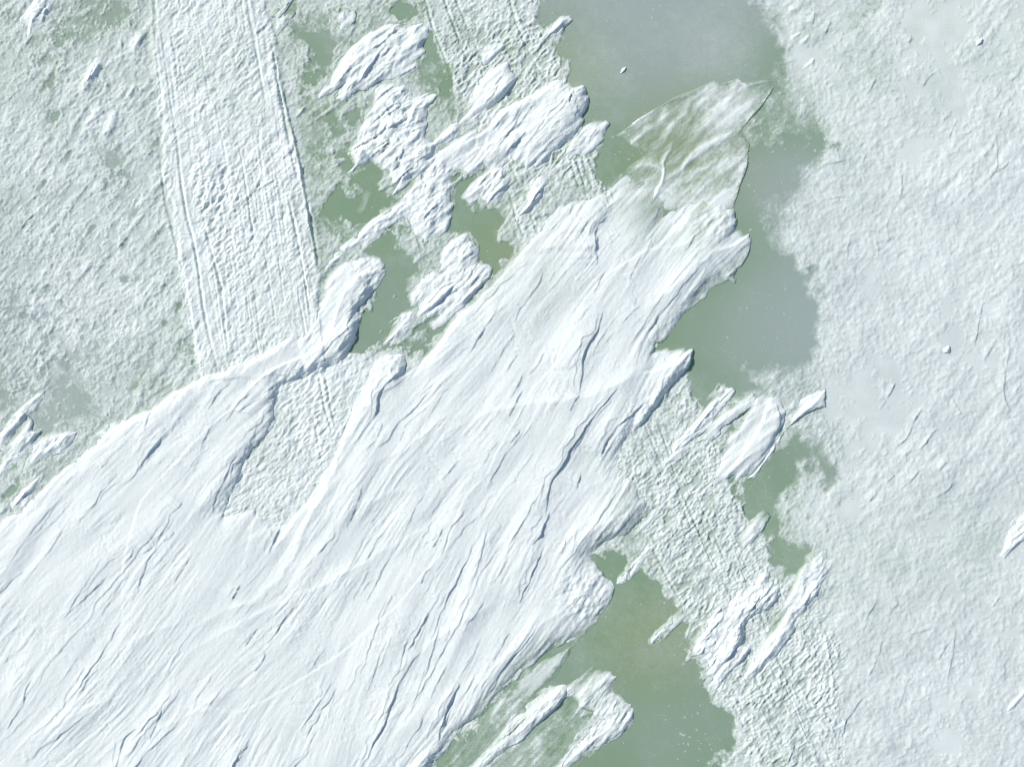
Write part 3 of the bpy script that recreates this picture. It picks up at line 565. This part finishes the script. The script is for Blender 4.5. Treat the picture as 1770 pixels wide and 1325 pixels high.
def add_drift(name, poly, H, label, cat='snow drift', group=None, extra=None, parts=None, **kw):
    P = pts(poly); w, z, amt, d = drift_field(P, H, **kw)
    if extra: z, amt = extra(w, z, amt, d)
    keep = d > -5
    base = P.mean(0)
    if parts is None:
        o = grid_mesh(name, w, z, amt, keep)
        tag(o, label, cat, group); TOP[w] = np.maximum(TOP[w], np.where(d > 14, z-2, 0)); return o
    root = bpy.data.objects.new(name, None); C.objects.link(root); tag(root, label, cat, group)
    fk = keep[:-1, :-1] | keep[1:, :-1] | keep[:-1, 1:] | keep[1:, 1:]
    rest = fk.copy()
    for pn, pp, pl in parts:
        di = polydist(pts(pp), w, True)[:-1, :-1]+2*JIT[w][:-1, :-1]
        k = rest & (di > 0); rest &= ~k
        o = mesh_from_faces(pn, w, z, amt, k, root)
        if o and pl: o['label'] = pl
    mesh_from_faces('drift_body', w, z, amt, rest, root)
    TOP[w] = np.maximum(TOP[w], np.where(d > 14, z-2, 0))
    return root

MAIN = '-240,1040 -100,960 0,905 34,878 60,845 110,800 132,757 170,739 238,705 278,684 353,644 400,628 470,600 525,575 548,520 560,474 590,445 625,436 654,451 667,468 660,488 640,519 620,546 618,563 616,583 599,617 555,643 509,659 489,673 476,697 480,723 469,745 445,775 423,812 420,832 401,860 391,885 440,878 480,905 515,880 545,838 569,790 590,745 603,716 638,650 645,618 662,603 690,600 700,612 703,635 718,618 745,597 766,563 783,536 817,512 851,481 864,461 881,437 905,407 934,373 1002,335 1046,326 1083,300 1131,310 1180,330 1230,340 1268,360 1270,397 1294,404 1296,421 1287,451 1268,487 1253,488 1206,519 1172,553 1138,600 1192,599 1199,604 1199,621 1195,641 1165,668 1131,706 1104,740 1083,767 1070,797 1110,840 1138,870 1104,905 1080,930 1056,935 1022,961 1049,984 1058,1018 1053,1041 1036,1065 1026,1085 1002,1109 960,1120 900,1160 857,1210 800,1260 779,1286 745,1323 700,1400 600,1560 -240,1560'
thin_main = 0.5*blob(900, 490, 70, 60)+0.75*blob(1150, 350, 110, 45, 0)+0.35*blob(1020, 790, 30, 50, 60)+0.5*blob(1100, 880, 40, 40)+0.6*blob(930, 1160, 60, 45, 45)+0.35*blob(1180, 400, 60, 50)
CRB = blur(noise(5, 3, 48)+.6*noise(2.2, 1.5, 48), .4)
def main_extra(w, z, amt, d):
    tm = thin_main[w]
    st = np.clip(0.62+0.22*Lm[w]+0.2*Lb[w]+.12*Lf[w], 0.15, 1)
    amt = amt*(1-tm*(1-st)*1.1)
    fe = np.clip(blob(950, 1150, 130, 38, 44)+.8*blob(850, 1250, 90, 40, 50)+.7*blob(1060, 910, 70, 26, 40)+.6*blob(1225, 500, 110, 22, 46), 0, 1)[w]
    sk = sstep(-.3, 1.3, .6*Lb[w]+.6*Lm[w]+.4*Lf[w]); nr = sstep(46, 2, d)
    z = z*(1-.55*fe*nr)+1.1*fe*nr*(sk-.4)
    amt = amt*(1-fe*sstep(34, 0, d)*(1-sk)*.95)
    z = z - 5.5*sstep(0, 1, blob(1150, 350, 110, 45)[w])*sstep(3, 14, z)
    cr = blob(1010, 1030, 45, 50, 45)+.9*blob(635, 475, 30, 34, 55)+.8*blob(1235, 385, 40, 30)+.7*blob(680, 625, 24, 24)+.6*blob(1185, 625, 18, 14)
    z = z + np.clip(cr[w], 0, 1)*(0.75*SCU[w]+0.8*CRB[w])*sstep(0, 8, d)
    z = z - 5*blob(1020, 800, 28, 48, 62)[w] - 3*blob(470, 960, 60, 30, 60)[w]
    return z, amt
add_drift('snow_drift', MAIN, 10.5, 'vast white wind-carved snow drift covering the lower left and centre', extra=main_extra, head=0.2, rel=1.0, steep=11, gentle=46,
  parts=[('drift_lobe', '540,640 500,600 545,540 555,470 590,430 680,430 680,500 625,620 560,650', 'narrow lobe with a rounded head above the green channel'),
         ('drift_lobe', '1060,560 1150,470 1200,380 1320,380 1310,500 1140,612', 'blunt lobe with streaked shaded flank at the lake edge'),
         ('drift_lobe', '1070,660 1138,600 1192,590 1215,600 1205,645 1050,810 1000,780', 'pointed lobe with a bright crest above the rough track'),
         ('drift_lobe', '905,1045 940,970 1020,950 1080,1000 1060,1060 1005,1120 930,1110', 'rounded crumbly lobe beside the lower green pond')])

# cracks and steps that belong to the mounds
for s, a in [('667,78 654,95 640,115 627,136 599,163', 8), ('684,51 660,75 640,90', 6), ('610,119 586,143', 6), ('694,183 667,200', 7), ('708,204 667,224', 8), ('674,244 640,272', 9),
             ('742,265 722,278 688,312 671,333', 7), ('701,251 684,292', 6), ('902,194 878,238 857,258', 5), ('908,228 874,268', 8), ('993,153 983,183', 7), ('985,165 950,195 920,235', 4), ('1007,251 973,268 936,289', 6), ('1034,224 1017,241', 5), ('1000,215 960,240 940,260', 4),
             ('939,323 912,360 888,380', 7), ('800,481 776,502 759,522 732,543', 8), ('837,498 805,531', 8), ('820,435 800,450', 3), ('760,350 730,380', 5), ('775,320 740,345', 5), ('770,345 745,365', 3), ('1338,695 1350,726 1337,760 1307,797', 6), ('1253,706 1226,740 1190,760', 4), ('1238,705 1232,720', 5), ('1240,690 1215,725', 3),
             ('1320,1010 1310,1035 1290,1055 1280,1065', 8), ('1335,1020 1310,1050', 5), ('1258,1052 1225,1090 1200,1120', 5), ('1278,1075 1280,1105 1262,1130 1250,1142', 9), ('1300,1125 1275,1150', 6), ('1270,1120 1255,1135', 5), ('1445,975 1415,1000', 6), ('1415,1020 1380,1045', 6), ('1380,1065 1375,1090 1345,1118', 8),
             ('50,705 35,728', 7), ('68,738 45,770 30,782', 7), ('128,762 105,782', 6), ('80,15 75,40', 6), ('176,115 158,140', 5), ('200,205 190,230', 5), ('862,150 835,185', 5), ('875,155 855,180', 4), ('872,125 850,160', 3), ('700,75 670,110', 3), ('1300,705 1265,770', 2), ('963,1205 935,1238', 3), ('1065,1175 1050,1195', 3)]:
    scarp(F, s, a*0.54, L=14, face=1.5)
for s, a, l in [('572,447 640,380 700,338 755,292', 3.5, 4), ('600,432 650,385 710,345', 2.5, 3.5), ('780,270 860,205 940,160 985,150', 4, 12), ('1188,770 1250,728 1300,690', 3, 5), ('940,70 985,30', 2, 5), ('1360,745 1415,680', 2, 7), ('900,1260 950,1190', 2, 8), ('1000,1210 1045,1165', 2, 8)]: ridge(F, s, a, l)
for (nm, poly, H, lab, kw) in LUMPS:
    k = dict(grow=3.5, steep=7.5, head=.3, jit=2.2, scu=0.8); k.update(kw); k['scu'] = kw.get('scu', max(k['scu'], k.get('rel', 1)*.85))
    add_drift(nm, poly, H*0.95, lab, 'snow drift' if nm == 'snow_drift' else 'snow mound', G1 if nm == 'snow_mound' else None, **k)

# thin see-through sheet of blown snow on the lake, with raised bright rims
FRX = fractal(12, 5, .85, 1.6, 48)
rs_ = np.random.default_rng(11)
SHEET = '1062,236 1104,204 1155,173 1199,156 1236,138 1246,146 1277,134 1284,146 1314,139 1336,138 1338,153 1318,183 1290,214 1284,228 1296,245 1292,292 1277,333 1268,362 1220,372 1150,365 1083,345 1040,330 1083,289 1120,265'
RIM = np.zeros((NY, NX), np.float32); RA = np.zeros((NY, NX), np.float32)
for s, a, l in [('1270,150 1240,200 1200,240', .8, 9), ('1110,330 1160,345 1230,352', 1, 12), ('1262,370 1200,350', .8, 9), ('1100,300 1085,340 1060,370', 1.2, 7), ('1215,175 1190,205 1175,240', 1, 6), ('1250,165 1225,215 1190,250', 1, 6), ('1270,265 1215,310 1170,360', 1.1, 5), ('1062,238 1104,206 1155,175 1199,158 1236,140', 3.2, 4), ('1236,140 1246,148 1277,137 1284,148 1314,142 1336,140', 2.5, 3), ('1338,150 1318,183 1290,214 1284,228', 3, 3.5), ('1199,156 1185,190 1165,215 1145,240', 2.2, 6), ('1165,190 1120,225 1085,255', 1.2, 5),
                ('1240,142 1225,165 1195,190', 1.8, 8), ('1277,137 1268,165 1250,195', 1.8, 7), ('1161,246 1147,275 1148,305 1130,345 1105,385', 3.6, 3.4), ('1290,214 1235,245 1200,262 1185,285 1150,310', 2.4, 5), ('1284,228 1240,245 1195,275 1165,305', 2.2, 5),
                ('1284,228 1298,250 1293,292 1277,333 1268,362', 2.6, 7), ('1083,290 1131,282 1150,300', 2, 8), ('1240,275 1200,300 1165,325', 1.8, 5), ('1290,270 1230,310 1180,345', 1.5, 10), ('1320,155 1280,200 1225,230', 1.8, 12), ('1300,150 1250,200 1215,215', 1.2, 12), ('1215,360 1270,340', 2, 14)]:
    ridge(RIM, s, a, l); ridge(RA, s, 0.30*a, l*0.6, p=-0.1)
P = pts(SHEET); w = window(P, 12); d = polydist(P, w, True)+1.2*JIT_S[w]
z = np.where(d > 0, 0.06+0.8*sstep(0, 8, d)+RIM[w]*0.6+0.08*Lm[w]+0.12*Lf[w]+.2*FRX[w], d*.5)
for _ in range(70):
    x_, y_ = rs_.uniform(1080, 1310), rs_.uniform(150, 350); a_ = math.radians(rs_.normal(44, 9)); l_ = rs_.uniform(15, 60)
    ridge(RA, '%f,%f %f,%f %f,%f' % (x_, y_, x_-l_*math.cos(a_), y_+l_*math.sin(a_), x_-2*l_*math.cos(a_+.15), y_+2*l_*math.sin(a_+.15)), rs_.uniform(.08, .35), rs_.uniform(1.2, 4), 3, 0)
hole = np.clip(blob(1190, 245, 45, 34, 40)+.8*blob(1110, 250, 40, 25, 40)+.7*blob(1160, 295, 26, 30, 60), 0, 1)[w]
amt = (0.16+0.045*Lm[w]+0.05*Lb[w]+0.05*Lf[w]+.06*FRX[w]+0.26*blob(1265, 190, 60, 40, 50)[w]+.3*sstep(315, 372, GY[w])+.14*blob(1250, 300, 50, 60)[w]+.25*blob(1110, 330, 60, 25)[w])*(1-.85*hole)+RA[w]
amt = np.clip((amt+.17*sstep(.3, 2, .5*Lb[w]+.5*Lm[w]+.4*Lf[w]+.5*FRX[w])*(1-.6*hole))*sstep(-0.5, 7, d+2*FRX[w])*(1+.15*FRX[w]), 0, 1)
o = grid_mesh('snow_sheet', w, z, amt, d > -1.0)
tag(o, 'thin translucent sheet of blown snow with bright scalloped rims on the green ice', 'snow sheet')
# dusty veil around the lower ridges
VEIL = '1000,1108 960,1125 900,1160 857,1210 800,1262 760,1320 700,1420 640,1560 860,1560 930,1420 1005,1320 1060,1275 1030,1240 985,1200 955,1178 975,1140'
P = pts(VEIL); w = window(P, 12); d = polydist(P, w, True)+3*JIT_S[w]
VR = np.zeros((NY, NX), np.float32)
for s, a, l in [('1015,1100 950,1148 900,1188 860,1232 815,1285', .5, 13), ('780,1310 740,1380', .5, 16), ('1020,1090 960,1150 900,1215 840,1270 790,1330', .5, 6), ('1035,1068 985,1115 950,1160 900,1200', .45, 7), ('990,1100 930,1170 880,1210', .4, 5), ('960,1120 900,1180 850,1240', .35, 6), ('1060,1250 1000,1300 940,1360', .35, 9), ('800,1262 780,1330', .4, 14), ('920,1230 870,1290 820,1350', .3, 8), ('1000,1220 950,1262 900,1330', .3, 8)]: ridge(VR, s, a, l)
z = np.where(d > 0, 0.35*sstep(0, 12, d)+0.06+1.6*VR[w]*sstep(0, 6, d)+.14*Lf[w]+.08*Lm[w]+.15*FRX[w], d*.5)
STK = sstep(0.1, 1.9, 0.55*Lb+0.55*Lm+0.35*Lf+0.35*FRX+2.2*VR)
amt = np.clip((0.12+0.62*STK[w]+.06*FRX[w]+.15*blob(900, 1290, 60, 60)[w])*sstep(-1, 14, d+3*FRX[w]), 0, 1)
o = grid_mesh('snow_sheet', w, z, amt, d > -1.5)
tag(o, 'thin streaky veil of snow between the great drift and the lower green pond', 'snow sheet')

# ------------------------------------------------------------------ ground objects
def structure(o): o['kind'] = 'structure'; return o
full = (slice(0, NY), slice(0, NX))
vis = G > TOP
fv = vis[:-1, :-1] | vis[1:, :-1] | vis[:-1, 1:] | vis[1:, 1:]
snowy = (AMT > 0.012)
fs = fv & (snowy[:-1, :-1] | snowy[1:, 1:] | snowy[1:, :-1] | snowy[:-1, 1:])
l1 = (m1 > .5)[:-1, :-1]; l2 = ((m2a > .5) | (m2b > .5) | (mt > .5))[:-1, :-1]
edge = np.minimum.reduce([sstep(-MX, -MX+70, GX), sstep(1770+MX, 1770+MX-70, GX), sstep(-MX, -MX+70, GY), sstep(1325+MX, 1325+MX-70, GY)])
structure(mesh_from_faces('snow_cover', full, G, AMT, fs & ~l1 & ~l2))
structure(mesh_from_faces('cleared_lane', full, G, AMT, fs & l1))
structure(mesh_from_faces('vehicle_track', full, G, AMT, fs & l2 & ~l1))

# lake ice: one sheet out to the horizon
def sheet(name, verts, faces, mat):
    me = bpy.data.meshes.new(name); me.from_pydata(verts, [], faces); me.update(); me.materials.append(mat)
    o = bpy.data.objects.new(name, me); C.objects.link(o); return structure(o)
B = 1500.0
sheet('lake_ice', [(-B, -B, 0), (B, -B, 0), (B, B, 0), (-B, B, 0)], [(0, 1, 2, 3)], M_ICE)
# snow plain beyond the modelled patch: a ring of rolling snow
gx0, gx1 = (XS[0]-885)/PPM, (XS[-1]-885)/PPM; gy1, gy0 = (662.5-YS[0])/PPM, (662.5-YS[-1])/PPM
rs = [0, .12, .3, .6, 1, 1.5, 2.2, 3, 4, 5.5, 7.5, 10, 14, 20, 30, 50, 90, 180, 400, 1200]
n = 96; vs = []; fs_ = []
def rectpt(t, e):
    x0, x1, y0, y1 = gx0-e, gx1+e, gy0-e, gy1+e
    s_ = (t*4) % 4; k = int(s_); f = s_-k
    return [(x0+(x1-x0)*f, y0), (x1, y0+(y1-y0)*f), (x1-(x1-x0)*f, y1), (x0, y1-(y1-y0)*f)][k]
for r, e in enumerate(rs):
    for i in range(n*4):
        x, y = rectpt(i/(n*4), e-0.05)
        zz = 0.03+0.06*min(1, e/3)*(1+math.sin(x*0.9+1.3*math.sin(y*.37))*math.sin(y*0.8+1.1*math.sin(x*.5))) if e < 60 else 0.05
        vs.append((x, y, zz))
for r in range(len(rs)-1):
    for i in range(n*4):
        a = r*n*4+i; b = r*n*4+(i+1) % (n*4); fs_.append((a, a+n*4, b+n*4, b))
o = sheet('snow_plain', vs, fs_, M_SNOW)
o.data.polygons.foreach_set('use_smooth', np.ones(len(fs_), bool))
at = o.data.attributes.new('amt', 'FLOAT', 'POINT'); at.data.foreach_set('value', np.full(len(vs), 0.85, np.float32))

# ------------------------------------------------------------------ loose clods of snow
import bmesh
def clod(x, y, rx, ry, ang, label, h=None, seed=0):
    r = np.random.default_rng(seed); bm = bmesh.new(); bmesh.ops.create_icosphere(bm, subdivisions=3, radius=1)
    ph = r.uniform(0, 6, 6)
    for v in bm.verts:
        c = v.co; k = 1+.12*math.sin(3*c.x+ph[0])+.1*math.sin(4*c.y+ph[1]+2*c.z)+.07*math.sin(7*c.x+5*c.y+ph[2])
        v.co = (c.x*k*rx/PPM, c.y*k*ry/PPM, max(-.35, c.z)*k*(h or min(rx, ry)*.9)/PPM)
    me = bpy.data.meshes.new('snow_clod'); bm.to_mesh(me); bm.free()
    me.polygons.foreach_set('use_smooth', np.ones(len(me.polygons), bool)); me.materials.append(M_SNOW)
    a_ = me.attributes.new('amt', 'FLOAT', 'POINT'); a_.data.foreach_set('value', np.full(len(me.vertices), .97, np.float32))
    o = bpy.data.objects.new('snow_clod', me); C.objects.link(o); o.rotation_euler[2] = math.radians(ang)
    iy, ix_ = int((y+MX)/S), int((x+MX)/S)
    o.location = ((x-885)/PPM, (662.5-y)/PPM, float(G[iy, ix_])/PPM)
    tag(o, label, 'snow clod', 'loose snow clods')
clod(1637, 604, 7, 5.5, 50, 'small round snow clod alone on the smooth right field', seed=1)
clod(1692, 73, 8, 3.5, 50, 'slim snow clod on the upper right snow field', seed=2)
clod(1077, 122, 7, 3, 50, 'tiny snow clod alone on the green ice near the top', h=2.5, seed=3)
